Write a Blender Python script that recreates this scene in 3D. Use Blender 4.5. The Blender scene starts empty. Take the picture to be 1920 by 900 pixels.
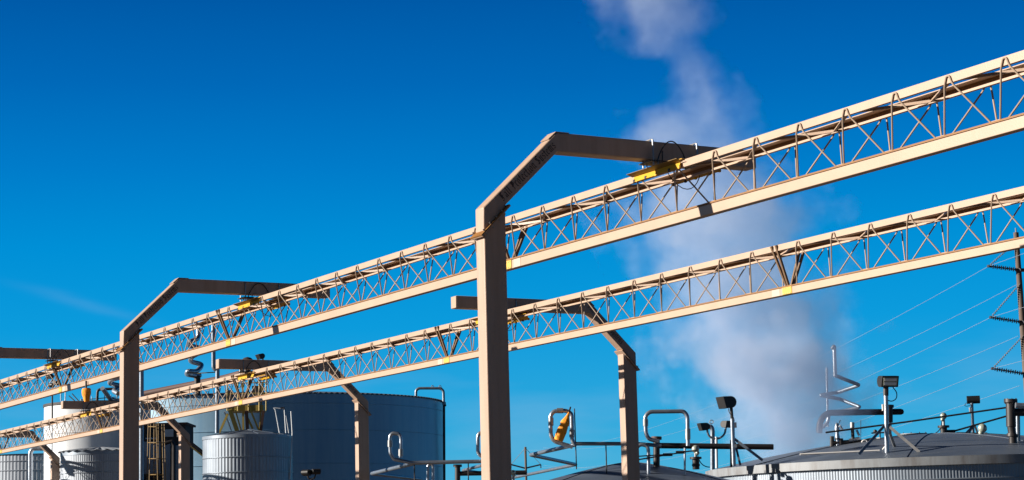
import bpy, math, random
from mathutils import Vector, Matrix
random.seed(7)
S = bpy.context.scene
COL = S.collection
R = math.radians
EXPO = 0.95
# ------------------------------------------------------------------ camera
F = 3740.0; RHO = .0253; PIT = math.atan(.15476); CZ = 1.6
cr, sr = math.cos(RHO), math.sin(RHO); cp, sp = math.cos(PIT), math.sin(PIT)
R0 = Vector((1,0,0)); U0 = Vector((0,-sp,cp)); FW = Vector((0,cp,sp))
CR = cr*R0 - sr*U0; CU = sr*R0 + cr*U0
cam = bpy.data.cameras.new('camera'); cam.sensor_width = 36; cam.lens = 36*F/1920
cam.clip_start = .5; cam.clip_end = 9000
co = bpy.data.objects.new('camera', cam); COL.objects.link(co)
m = Matrix((CR, CU, -FW)).transposed().to_4x4(); m.translation = Vector((0,0,CZ)); co.matrix_world = m
S.camera = co
# ------------------------------------------------------------------ sun and sky
SUN_LEFT, SUN_EL = 96.0, 19.0                       # degrees left of the viewing direction, elevation
sd = Vector((-math.sin(R(SUN_LEFT))*math.cos(R(SUN_EL)), math.cos(R(SUN_LEFT))*math.cos(R(SUN_EL)), math.sin(R(SUN_EL))))
sl = bpy.data.lights.new('sun', 'SUN'); sl.energy = 4.9; sl.angle = R(.53); sl.color = (1, .91, .80)
so = bpy.data.objects.new('sun', sl); COL.objects.link(so); so.rotation_euler = sd.to_track_quat('Z', 'Y').to_euler()
w = bpy.data.worlds.new('World'); S.world = w; w.use_nodes = True
nt = w.node_tree; nt.nodes.clear()
def N(t, typ, **k):
    n = t.nodes.new(typ)
    for a, b in k.items(): setattr(n, a, b)
    return n
def ramp(t, stops, interp='LINEAR'):
    n = N(t, 'ShaderNodeValToRGB'); cr_ = n.color_ramp; cr_.interpolation = interp
    while len(cr_.elements) > 1: cr_.elements.remove(cr_.elements[-1])
    cr_.elements[0].position = stops[0][0]; cr_.elements[0].color = (*stops[0][1], 1)
    for p, c in stops[1:]:
        e = cr_.elements.new(p); e.color = (*c, 1)
    return n
def mth(t, op, a, b=None, c=None, clamp=False):
    n = N(t, 'ShaderNodeMath', operation=op); n.use_clamp = clamp
    for i, v in enumerate((a, b, c)):
        if v is None: continue
        if isinstance(v, (int, float)): n.inputs[i].default_value = v
        else: t.links.new(v, n.inputs[i])
    return n.outputs[0]
def lin(r, g, b):
    f = lambda c: (c/255/12.92 if c <= 10 else ((c/255+.055)/1.055)**2.4)
    return (f(r), f(g), f(b))
sky = N(nt, 'ShaderNodeTexSky', sky_type='NISHITA'); sky.sun_disc = False
sky.sun_elevation = R(SUN_EL); sky.sun_rotation = math.atan2(sd.x, sd.y); sky.ozone_density = 4; sky.air_density = .8; sky.dust_density = .1
tc = N(nt, 'ShaderNodeTexCoord'); sx = N(nt, 'ShaderNodeSeparateXYZ'); nt.links.new(tc.outputs['Generated'], sx.inputs[0])
e = mth(nt, 'MULTIPLY', sx.outputs['Z'], 2.0, clamp=True)      # 0..0.5 -> 0..1
g = ramp(nt, [(0, lin(120,188,216)), (.06, lin(82,178,216)), (.13, lin(44,166,218)), (.22, lin(12,154,218)), (.30, lin(0,142,212)),
              (.38, lin(0,122,199)), (.46, lin(0,103,182)), (.54, lin(0,88,165)), (.70, lin(0,40,82)), (1, lin(0,20,48))])
nt.links.new(e, g.inputs[0])
# faint high streaks and pale low veils of cloud
mp = N(nt, 'ShaderNodeMapping'); mp.inputs['Scale'].default_value = (7, 7, 34); mp.inputs['Rotation'].default_value = (0, R(-6), 0)
nz = N(nt, 'ShaderNodeTexNoise'); nz.inputs['Scale'].default_value = 1.1; nz.inputs['Detail'].default_value = 5
nt.links.new(tc.outputs['Generated'], mp.inputs[0]); nt.links.new(mp.outputs[0], nz.inputs['Vector'])
cl = mth(nt, 'MULTIPLY_ADD', nz.outputs['Fac'], 5, -2.55, clamp=True)
lowm = mth(nt, 'MULTIPLY_ADD', sx.outputs['Z'], -9, 1.05, clamp=True)
cl = mth(nt, 'MULTIPLY', mth(nt, 'MULTIPLY', cl, lowm), .42)
# one thin slanting streak of cirrus low on the left
CU_, SU_ = math.cos(R(16)), math.sin(R(16))
ux_ = mth(nt, 'SUBTRACT', mth(nt, 'DIVIDE', sx.outputs['X'], sx.outputs['Y']), -.216); uz_ = mth(nt, 'SUBTRACT', mth(nt, 'DIVIDE', sx.outputs['Z'], sx.outputs['Y']), .127)
al = mth(nt, 'SUBTRACT', mth(nt, 'MULTIPLY', ux_, CU_), mth(nt, 'MULTIPLY', uz_, SU_)); pe = mth(nt, 'ADD', mth(nt, 'MULTIPLY', ux_, SU_), mth(nt, 'MULTIPLY', uz_, CU_))
pe = mth(nt, 'ADD', pe, mth(nt, 'MULTIPLY_ADD', nz.outputs['Fac'], .012, -.006))
q1 = mth(nt, 'MULTIPLY', mth(nt, 'MULTIPLY', al, al), 1100); q2 = mth(nt, 'MULTIPLY', mth(nt, 'MULTIPLY', pe, pe), 160000)
sk = mth(nt, 'MULTIPLY', mth(nt, 'EXPONENT', mth(nt, 'MULTIPLY', mth(nt, 'ADD', q1, q2), -1)), .08)
cl = mth(nt, 'ADD', cl, mth(nt, 'MULTIPLY', sk, mth(nt, 'GREATER_THAN', sx.outputs['Y'], 0)))
mx = N(nt, 'ShaderNodeMix', data_type='RGBA'); mx.inputs['B'].default_value = (*lin(150,190,222), 1)
nt.links.new(cl, mx.inputs['Factor']); nt.links.new(g.outputs[0], mx.inputs['A'])
# the half of the sky behind the viewer is dimmer near the horizon
az_ = mth(nt, 'MULTIPLY_ADD', sx.outputs['Y'], .9, .72, clamp=True)
az2 = mth(nt, 'MULTIPLY_ADD', az_, .62, .38)
sc = N(nt, 'ShaderNodeVectorMath', operation='SCALE'); nt.links.new(mx.outputs['Result'], sc.inputs[0]); nt.links.new(az2, sc.inputs['Scale'])
sc2 = N(nt, 'ShaderNodeVectorMath', operation='SCALE'); sc2.inputs['Scale'].default_value = 10/2**EXPO; nt.links.new(sc.outputs[0], sc2.inputs[0])
sc3 = N(nt, 'ShaderNodeVectorMath', operation='MULTIPLY'); sc3.inputs[1].default_value = (.0, .012, .02); nt.links.new(sky.outputs[0], sc3.inputs[0])
ad = N(nt, 'ShaderNodeVectorMath', operation='ADD'); nt.links.new(sc2.outputs[0], ad.inputs[0]); nt.links.new(sc3.outputs[0], ad.inputs[1])
bg = N(nt, 'ShaderNodeBackground'); bg.inputs['Strength'].default_value = .1
nt.links.new(ad.outputs[0], bg.inputs[0])
ow = N(nt, 'ShaderNodeOutputWorld'); nt.links.new(bg.outputs[0], ow.inputs[0])
S.view_settings.view_transform = 'Standard'; S.view_settings.look = 'None'; S.view_settings.gamma = 1
S.view_settings.exposure = EXPO; S.view_settings.use_curve_mapping = False
try:
    S.cycles.volume_step_rate = 1.0; S.cycles.volume_max_steps = 256; S.cycles.volume_bounces = 2
except Exception: pass

# ------------------------------------------------------------------ picture -> world helpers (build-time measurements)
def ray(x, y):
    u = (x-960)/F; v = (450-y)/F
    u, v = u*cr+v*sr, -u*sr+v*cr
    return Vector((u, cp-v*sp, sp+v*cp))
def W(x, y, d):
    r = ray(x, y); return Vector((0,0,CZ)) + r*(d/r.y)
def WZ(x, y, z):
    r = ray(x, y); return Vector((0,0,CZ)) + r*((z-CZ)/r.z)
def PX(n, d): return n*d/F                      # n pixels at distance d, in metres
AZ = R(29.3); VA = Vector((-math.sin(AZ), math.cos(AZ), 0)); VB = Vector((math.cos(AZ), math.sin(AZ), 0)); VZ = Vector((0,0,1))
def AB(a, b, z=0): return VA*a + VB*b + VZ*z

# ------------------------------------------------------------------ mesh builder
class MB:
    def __init__(s): s.v = []; s.f = []
    def add(s, vs, fs):
        o = len(s.v); s.v += [Vector(p) for p in vs]; s.f += [tuple(i+o for i in f) for f in fs]; return s
    def box(s, c, d, ax=None):
        c = Vector(c); X, Y, Z = ax or (Vector((1,0,0)), Vector((0,1,0)), VZ)
        vs = [c+X*(i*d[0]/2)+Y*(j*d[1]/2)+Z*(k*d[2]/2) for i in (-1,1) for j in (-1,1) for k in (-1,1)]
        return s.add(vs, [(0,1,3,2),(4,6,7,5),(0,4,5,1),(2,3,7,6),(0,2,6,4),(1,5,7,3)])
    def bb(s, a, b):
        a = Vector(a); b = Vector(b); return s.box((a+b)/2, [abs(t) for t in (b-a)])
    def bar(s, p, q, wd, ht, up=VZ):               # rectangular bar p->q
        p = Vector(p); q = Vector(q); z = (q-p); L = z.length; z.normalize(); up = Vector(up)
        if abs(z.dot(up)) > .98: up = Vector((0,1,0))
        x = z.cross(up).normalized(); y = x.cross(z)
        return s.box((p+q)/2, (wd, ht, L), (x, y, z))
    def tube(s, pts, r, n=10, cap=True):
        pts = [Vector(p) for p in pts]; rs = r if isinstance(r, (list, tuple)) else [r]*len(pts)
        k = len(pts); o = len(s.v); t = (pts[1]-pts[0]).normalized()
        a = Vector((0,0,1)) if abs(t.z) < .9 else Vector((1,0,0)); u = t.cross(a).normalized()
        for i, p in enumerate(pts):
            if i == 0: T = pts[1]-pts[0]
            elif i == k-1: T = pts[-1]-pts[-2]
            else: T = (pts[i+1]-p).normalized()+(p-pts[i-1]).normalized()
            if T.length < 1e-9: T = t
            T.normalize(); u = (u-T*u.dot(T)).normalized(); v = T.cross(u)
            for j in range(n):
                th = 2*math.pi*j/n; s.v.append(p+(u*math.cos(th)+v*math.sin(th))*rs[i])
        for i in range(k-1):
            for j in range(n):
                j2 = (j+1) % n; s.f.append((o+i*n+j, o+i*n+j2, o+(i+1)*n+j2, o+(i+1)*n+j))
        if cap:
            s.f.append(tuple(o+j for j in reversed(range(n)))); s.f.append(tuple(o+(k-1)*n+j for j in range(n)))
        return s
    def lathe(s, prof, c=(0,0,0), n=32, fr=None, cap=False, a0=0, a1=2*math.pi):   # prof: (r, z) list
        c = Vector(c); o = len(s.v); k = len(prof)
        for (r, z) in prof:
            for j in range(n):
                th = a0+(a1-a0)*j/n; rr = r*(fr(th) if fr else 1); s.v.append(c+Vector((rr*math.cos(th), rr*math.sin(th), z)))
        for i in range(k-1):
            for j in range(n):
                j2 = (j+1) % n; s.f.append((o+i*n+j, o+i*n+j2, o+(i+1)*n+j2, o+(i+1)*n+j))
        if cap:
            s.f.append(tuple(o+j for j in reversed(range(n)))); s.f.append(tuple(o+(k-1)*n+j for j in range(n)))
        return s
    def prism(s, poly, fn, t0, t1):                # poly of (p,q); fn(p,q,t)->vector
        n = len(poly); o = len(s.v)
        for t in (t0, t1): s.v += [Vector(fn(p, q, t)) for p, q in poly]
        s.f.append(tuple(range(o, o+n))); s.f.append(tuple(reversed(range(o+n, o+2*n))))
        for i in range(n):
            j = (i+1) % n; s.f.append((o+i, o+n+i, o+n+j, o+j))
        return s
    def build(s, name, mat, parent=None, smooth=35, bevel=0, origin=None):
        me = bpy.data.meshes.new(name); org = Vector(origin) if origin is not None else (parent['_o'] if parent and '_o' in parent else (0,0,0))
        org = Vector(org); me.from_pydata([tuple(p-org) for p in s.v], [], s.f)
        me.materials.append(mat); me.validate()
        import bmesh
        bm = bmesh.new(); bm.from_mesh(me); bmesh.ops.recalc_face_normals(bm, faces=bm.faces); bm.to_mesh(me); bm.free()
        if smooth:
            me.polygons.foreach_set('use_smooth', [True]*len(me.polygons)); me.set_sharp_from_angle(angle=R(smooth))
        ob = bpy.data.objects.new(name, me); COL.objects.link(ob)
        if parent: ob.parent = parent
        if parent is None: ob.location = org
        if bevel:
            b = ob.modifiers.new('bevel', 'BEVEL'); b.width = bevel; b.segments = 2; b.limit_method = 'ANGLE'; b.angle_limit = R(40)
        return ob
def rnd(pts, rad, seg=5):
    """round the corners of a polyline"""
    pts = [Vector(p) for p in pts]; out = [pts[0]]
    for i in range(1, len(pts)-1):
        p, a, b = pts[i], pts[i-1], pts[i+1]
        da, db = (a-p), (b-p); r = min(rad, da.length*.48, db.length*.48)
        pa = p+da.normalized()*r; pb = p+db.normalized()*r
        for k in range(seg+1):
            t = k/seg; out.append(pa*(1-t)**2+p*2*t*(1-t)+pb*t*t)
    out.append(pts[-1]); return out
def tag(o, label, cat, group=None, kind=None):
    if label: o['label'] = label
    if cat: o['category'] = cat
    if group: o['group'] = group
    if kind: o['kind'] = kind
    return o
def thing(name, label, cat, loc=(0,0,0), rz=0, group=None):
    o = bpy.data.objects.new(name, None); COL.objects.link(o); o.location = loc; o.rotation_euler = (0,0,rz)
    o.empty_display_size = .3
    if not rz: o['_o'] = tuple(loc)
    return tag(o, label, cat, group)
def copy_tree(o, parent=None):
    c = o.copy(); COL.objects.link(c)
    if parent: c.parent = parent
    for ch in list(o.children): copy_tree(ch, c)
    return c

# ------------------------------------------------------------------ materials
def mat(name, base, rough=.5, metal=0, var=.12, vscale=3, spots=None, spot_amt=.5, spot_scale=6, streak=None, bump=0, bscale=40, spec=.5, obj=True, streak_amt=.4, streak_scale=(3,3,.25)):
    m = bpy.data.materials.new(name); m.use_nodes = True; t = m.node_tree; p = t.nodes['Principled BSDF']
    p.inputs['Roughness'].default_value = rough; p.inputs['Metallic'].default_value = metal; p.inputs['Specular IOR Level'].default_value = spec
    tcn = N(t, 'ShaderNodeTexCoord'); g = N(t, 'ShaderNodeNewGeometry')
    vec = g.outputs['Position']
    nz = N(t, 'ShaderNodeTexNoise'); nz.inputs['Scale'].default_value = vscale; nz.inputs['Detail'].default_value = 6; nz.inputs['Roughness'].default_value = .6
    t.links.new(vec, nz.inputs['Vector'])
    k = mth(t, 'MULTIPLY_ADD', nz.outputs['Fac'], 2*var, 1-var)
    sc = N(t, 'ShaderNodeVectorMath', operation='SCALE'); sc.inputs[0].default_value = base; t.links.new(k, sc.inputs['Scale'])
    out = sc.outputs[0]
    if streak:
        mp = N(t, 'ShaderNodeMapping'); mp.inputs['Scale'].default_value = streak_scale; t.links.new(vec, mp.inputs[0])
        n2 = N(t, 'ShaderNodeTexNoise'); n2.inputs['Scale'].default_value = 1; n2.inputs['Detail'].default_value = 6; n2.inputs['Roughness'].default_value = .65; t.links.new(mp.outputs[0], n2.inputs['Vector'])
        f = mth(t, 'MULTIPLY', mth(t, 'MULTIPLY_ADD', n2.outputs['Fac'], 4, -1.7, clamp=True), streak_amt)
        mx = N(t, 'ShaderNodeMix', data_type='RGBA'); mx.inputs['B'].default_value = (*streak, 1); t.links.new(f, mx.inputs['Factor']); t.links.new(out, mx.inputs['A']); out = mx.outputs['Result']
    if spots:
        n3 = N(t, 'ShaderNodeTexNoise'); n3.inputs['Scale'].default_value = spot_scale; n3.inputs['Detail'].default_value = 8; n3.inputs['Roughness'].default_value = .7; t.links.new(vec, n3.inputs['Vector'])
        f = mth(t, 'MULTIPLY', mth(t, 'MULTIPLY_ADD', n3.outputs['Fac'], 9, -5.9, clamp=True), spot_amt)
        mx = N(t, 'ShaderNodeMix', data_type='RGBA'); mx.inputs['B'].default_value = (*spots, 1); t.links.new(f, mx.inputs['Factor']); t.links.new(out, mx.inputs['A']); out = mx.outputs['Result']
    t.links.new(out, p.inputs['Base Color'])
    rr = mth(t, 'MULTIPLY_ADD', nz.outputs['Fac'], .25, rough-.125, clamp=True); t.links.new(rr, p.inputs['Roughness'])
    if bump:
        n4 = N(t, 'ShaderNodeTexNoise'); n4.inputs['Scale'].default_value = bscale; n4.inputs['Detail'].default_value = 4; t.links.new(vec, n4.inputs['Vector'])
        b = N(t, 'ShaderNodeBump'); b.inputs['Strength'].default_value = bump; b.inputs['Distance'].default_value = .02; t.links.new(n4.outputs['Fac'], b.inputs['Height']); t.links.new(b.outputs[0], p.inputs['Normal'])
    return m
RUST = (.16, .05, .018)
M = dict(
 truss=mat('cream_paint', (.42,.30,.215), .45, var=.06, vscale=2, spots=(.30,.14,.06), spot_amt=.45, spot_scale=9, bump=.1),
 rod=mat('cream_rod_paint', (.37,.275,.20), .5, var=.15, vscale=8, spots=(.22,.10,.05), spot_amt=.6, spot_scale=20),
 gantry=mat('tan_paint', (.42,.295,.22), .5, var=.09, vscale=1.5, spots=(.12,.055,.03), spot_amt=.7, spot_scale=4.2, bump=.15, streak=(.26,.165,.105), streak_amt=.35, streak_scale=(7,7,.45)),
 flange=mat('ochre_weathered_edge_and_shade', (.22,.095,.016), .6, var=.35, vscale=6, spots=RUST, spot_amt=.6, spot_scale=12),  # ochre of the flange edges, reused as painted shade inside the top channels
 steel=mat('grey_steel', (.33,.33,.33), .4, .6, var=.2, spots=RUST, spot_amt=.3),
 yellow=mat('yellow_paint', (.60,.33,.012), .45, var=.12, vscale=10, spots=(.12,.06,.02), spot_amt=.6, spot_scale=14),
 yplate=mat('yellow_splice_plate', (.62,.42,.06), .5, var=.08),
 white=mat('white_primer', (.85,.82,.78), .5, var=.05),
 wing=mat('worn_and_shaded_yellow', (.19,.11,.02), .6, var=.4, vscale=6, spots=(.03,.02,.01), spot_amt=.9, spot_scale=5),  # yellow darkened to the shaded look of the clamp wings; dull yellow on the ladder
 strut=mat('brown_weathered_paint', (.16,.095,.05), .6, var=.25, vscale=6),
 patch=mat('fresh_cream_patch', (.50,.40,.32), .5, var=.05),
 yframe=mat('worn_yellow_steel', (.36,.26,.05), .55, var=.2, vscale=4, spots=(.08,.05,.03), spot_amt=.8, spot_scale=4),
 black=mat('black_rubber', (.012,.012,.013), .5, var=.3),
 blackpipe=mat('black_weathered_pipe', (.022,.018,.018), .5, .1, var=.4, vscale=4, spots=(.10,.04,.02), spot_amt=.5, spot_scale=5),
 brownpipe=mat('brown_rusty_pipe', (.09,.045,.035), .7, 0, var=.3, vscale=2, spots=(.2,.08,.04), spot_amt=.4),
 silver=mat('silver_pipe_cladding', (.38,.42,.48), .35, .75, var=.25, vscale=3, spots=(.14,.08,.05), spot_amt=.5, spot_scale=3, bump=.2, bscale=12),
 dullpipe=mat('dull_grey_pipe', (.20,.24,.29), .42, .6, var=.25, vscale=3, bump=.2, bscale=12),
 galv=mat('galvanised_sheet', (.33,.37,.42), .5, .3, var=.18, vscale=.8, streak=(.20,.22,.26), streak_amt=.5, streak_scale=(2.5,2.5,.12), bump=.1, bscale=6),
 bluegal=mat('blue_grey_tank_sheet', (.24,.385,.50), .40, .3, var=.14, vscale=.35, streak=(.12,.27,.43), streak_amt=.55, streak_scale=(1.6,1.6,.10), bump=.05, bscale=3),
 corr=mat('corrugated_silver_sheet', (.235,.28,.335), .42, .4, var=.12, vscale=1, streak=(.2,.215,.24), streak_amt=.4, streak_scale=(4,4,.2)),
 roof=mat('grey_roof_sheet', (.085,.11,.15), .48, .3, var=.45, vscale=.55, spots=(.20,.085,.045), spot_amt=.8, spot_scale=.8, bump=.25, bscale=2.5, streak=(.15,.17,.20), streak_amt=.5, streak_scale=(.5,2.2,2)),
 fascia=mat('pale_rim_band', (.23,.25,.27), .55, .1, var=.22, vscale=1.5, streak=(.10,.08,.07), streak_amt=.6, streak_scale=(3,3,.6)),
 whitetank=mat('white_tank_paint', (.62,.66,.70), .5, 0, var=.06, vscale=.6, streak=(.36,.38,.40), streak_amt=.35, streak_scale=(2,2,.12)),
 dark=mat('dark_cladding', (.03,.028,.03), .7, var=.3, vscale=1),
 orange=mat('orange_fabric', (.95,.33,.012), .7, var=.2, vscale=9, bump=.6, bscale=14),
 lens=mat('lamp_glass', (.85,.88,.86), .2, var=.05),
 sphere=mat('pale_green_metal_ball', (.40,.44,.37), .32, .35, var=.15, vscale=8),
 pole=mat('weathered_wood_pole', (.12,.085,.065), .8, var=.25, vscale=2, streak=(.05,.035,.03), streak_scale=(8,8,.3)),
 ins=mat('dark_insulator', (.035,.035,.05), .35, var=.2),
 wire=mat('pale_aluminium_wire', (.28,.33,.40), .4, .2, var=.05),
 letter=mat('dark_brown_lettering', (.035,.018,.018), .7, var=.2),
 ground=mat('gravel_yard', (.080,.058,.042), .95, var=.35, vscale=.4, spots=(.12,.10,.08), spot_amt=.5, spot_scale=3, bump=.5, bscale=20),
)

# ------------------------------------------------------------------ ground
gm = MB(); gm.add([(-3000,-3000,0),(3000,-3000,0),(3000,3000,0),(-3000,3000,0)], [(0,1,2,3)])
tag(gm.build('ground', M['ground'], smooth=0), 'flat gravel industrial yard below the tanks', None, kind='structure')

# ------------------------------------------------------------------ lettering with a broad nib
def mn(x): return [(x-.13,.84),(x,.97),(x,.13),(x+.15,.0)]
GL = {
 'a': (.72, [[(.1,.85),(.32,1.0),(.48,.85),(.48,.12),(.62,0)], [(.48,.58),(.14,.42),(.1,.15),(.25,0),(.48,.15)]]),
 'l': (.40, [[(.02,1.42),(.16,1.55),(.16,.12),(.3,0)]]),
 'r': (.60, [mn(.16), [(.2,.82),(.38,1.0),(.54,.9)]]),
 'o': (.68, [[(.1,.8),(.1,.2),(.3,0),(.5,.2),(.5,.8),(.3,1),(.1,.8)]]),
 't': (.52, [[(.2,1.35),(.2,.12),(.36,0),(.46,.08)], [(.02,.93),(.45,.97)]]),
 'e': (.60, [[(.46,.15),(.3,0),(.1,.2),(.1,.8),(.3,1),(.48,.76),(.12,.5)]]),
 'c': (.58, [[(.48,.85),(.3,1),(.1,.8),(.1,.2),(.3,0),(.48,.12)]]),
 'i': (.40, [mn(.16), [(.12,1.3),(.24,1.4)]]),
 'n': (.76, [mn(.14), mn(.52), [(.16,.82),(.38,1.0),(.52,.9)]]),
 's': (.60, [[(.48,.86),(.3,1),(.1,.82),(.15,.6),(.42,.42),(.48,.2),(.3,0),(.08,.12)]]),
 'y': (.70, [mn(.14), [(.5,1),(.5,0),(.32,-.3),(.1,-.42)], [(.16,.1),(.32,0),(.5,.15)]]),
 'm': (1.1, [mn(.14), mn(.5), mn(.86), [(.16,.82),(.36,1.0),(.5,.9)], [(.52,.82),(.72,1.0),(.86,.9)]]),
 'F': (.86, [[(.36,1.35),(.36,.15),(.14,0),(-.05,.1)], [(.0,1.3),(.28,1.52),(.58,1.36),(.8,1.5)], [(.12,.74),(.66,.8)], [(.13,1.3),(.13,.4)]]),
 'P': (.86, [[(.26,1.4),(.26,.0),(.08,-.12)], [(0,1.3),(.3,1.52),(.66,1.3),(.66,.82),(.38,.6),(.1,.7)], [(.44,1.4),(.44,.7)]]),
 'S': (.86, [[(.7,1.35),(.4,1.52),(.1,1.25),(.15,.95),(.6,.6),(.68,.25),(.4,0),(.05,.15)], [(.38,1.5),(.38,.1)]]),
 ' ': (.45, []),
}
def lettering(text, h):
    """quads in a flat frame; x-height h; returns list of quads and the total width"""
    th = R(42); nx, ny = math.cos(th)*.085*h, math.sin(th)*.085*h; x = 0; q = []
    for ch in text:
        wd, strokes = GL[ch]
        for st in strokes:
            for (a, b), (c, d) in zip(st, st[1:]):
                p = (x+a*h*.9, b*h); r = (x+c*h*.9, d*h)
                dx, dy = r[0]-p[0], r[1]-p[1]; L = math.hypot(dx, dy) or 1; ex, ey = dx/L*.02*h, dy/L*.02*h
                q.append([(p[0]-nx-ex, p[1]-ny-ey), (p[0]+nx-ex, p[1]+ny-ey), (r[0]+nx+ex, r[1]+ny+ey), (r[0]-nx+ex, r[1]-ny+ey)])
        x += wd*h*.9+.08*h
    return q, x

# ------------------------------------------------------------------ gantries (local x = across the rails, y = along the rails)
def make_gantry(sg, label):
    """sg=+1: post at x=0..0.39 and arm reaching to +x; sg=-1 mirrored. Origin: foot of the post's outer edge"""
    t = thing('support_gantry', label, 'gantry', (0,0,0), AZ, 'tan steel gantries that carry the overhead rails')
    HW = .14; X = lambda v: v*sg; K = 6.92
    fn = lambda p, q, y: (X(p), y, q)
    post = MB().prism([(0,0.03),(.39,0.03),(.39,K-.035),(0,K-.43)], fn, -HW, HW); post.build('post', M['gantry'], t, bevel=.018)
    bp = MB().box((X(.195),0,.018), (.75,.6,.036)); bp.build('base_plate', M['gantry'], t)
    for i in (-1,1):
        for j in (-1,1):
            MB().lathe([(0,.036),(.028,.036),(.028,.06),(.012,.06),(.012,.11),(0,.11)], (X(.195)+i*.3,j*.22,0), 8).build('anchor_bolt', M['steel'], t)
    # mitred knee flange, the two plates in line with the cut
    n = Vector((-.40,.39)).normalized()      # along the normal of the cut, in (x,z)
    for k, (o0, o1) in enumerate(((.002,.02),(.021,.04))):
        a = (-.05,K-.43-.05*1.01); b = (.46,K-.035+.07*1.0)
        dv = Vector((b[0]-a[0], b[1]-a[1])).normalized(); nn = Vector((-dv.y, dv.x))
        pl = [(a[0]+nn.x*o0,a[1]+nn.y*o0),(b[0]+nn.x*o0,b[1]+nn.y*o0),(b[0]+nn.x*o1,b[1]+nn.y*o1),(a[0]+nn.x*o1,a[1]+nn.y*o1)]
        MB().prism(pl, fn, -HW-.055, HW+.055).build('knee_flange', M['flange' if k else 'gantry'], t)
    for q in (.04,.2,.36,.5):
        for s_ in (-1,1):
            c = Vector((a[0]+dv.x*(q+.06), a[1]+dv.y*(q+.06)))
            p0 = c-nn*.03; p1 = c+nn*.075
            MB().tube([(X(p0.x),s_*(HW+.032),p0.y),(X(p1.x),s_*(HW+.032),p1.y)], .014, 6).build('flange_bolt', M['steel'], t)
    c0 = .045
    arm = MB().prism([(0,K-.43+c0),(.39,K-.035+c0),(.39,K+.05),(1.37,K+.98),(5.25,K+.98),(5.25,K+1.29),(1.36,K+1.29),(0,K-.005)][::1], fn, -HW, HW)
    arm.build('arm', M['gantry'], t, bevel=.018)
    # end cap plate and elbow cover plate
    MB().box((X(5.2575),0,K+1.135), (.012,.262,.292)).build('end_cap', M['truss'], t, bevel=.004)
    cv = [(1.22,K+1.165+.004),(1.36,K+1.295),(1.60,K+1.295),(1.60,K+1.307),(1.352,K+1.307),(1.21,K+1.172+.008)]
    MB().prism(cv, fn, -HW*.93, HW*.93).build('elbow_plate', M['gantry'], t)
    # weld rust marks
    # lettering on the face that looks down the rails toward the viewer
    L = math.hypot(1.36, 1.295); ux, uz = 1.36/L, 1.295/L
    q, tw = lettering('Fall Protection Systems', .092); s0 = .345
    mb = MB()
    for i, quad in enumerate(q):
        yy = -HW-.0035-.00012*(i % 9)
        vs = []
        for (lx, ly) in quad:
            if sg > 0:
                s_ = s0+lx; off = -.165+ly; x = s_*ux-off*uz; z = K+s_*uz+off*ux
            else:   # reads downward from the elbow
                s_ = L-.06-lx; off = -.165+ly; x = s_*ux-off*uz; z = K+s_*uz+off*ux
            vs.append((X(x), yy, z))
        vs += [(a_, yy+.002, c_) for a_, b_, c_ in vs]
        mb.add(vs, [(0,1,2,3),(7,6,5,4),(0,4,5,1),(1,5,6,2),(2,6,7,3),(3,7,4,0)])
    mb.build('lettering', M['letter'], t, smooth=0)
    return t
gA = make_gantry(1, 'tan gantry in the middle, nearest post, lettered arm rising right of its post')
gA.location = AB(26.99, 14.575, -.06)
c = copy_tree(gA); c.location = AB(44.9, 14.68, -.07); tag(c, 'second tan gantry on the left, its lettered arm bending right above the upper rail', 'gantry')
c = copy_tree(gA); c.location = AB(61.6, 14.68, -.05); tag(c, 'gantry whose arm enters at the left edge above the upper rail, post out of view', 'gantry')
gB = make_gantry(-1, 'tan gantry right of the middle, its arm passing left behind the nearest post')
gB.location = AB(43.85, 28.15, -.34)
for a, dz, lb in ((60.3,-.36,'tan gantry before the large blue tank with its arm end near the domed vent'),
              (77.4,-.40,'tan gantry with its post between caged ladder and small silver tank'),
              (94.9,-.46,'farthest tan gantry at the left edge beside the white tank')):
    c = copy_tree(gB); c.location = AB(a, 28.15 if a < 90 else 27.95, dz); tag(c, lb, 'gantry')

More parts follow.
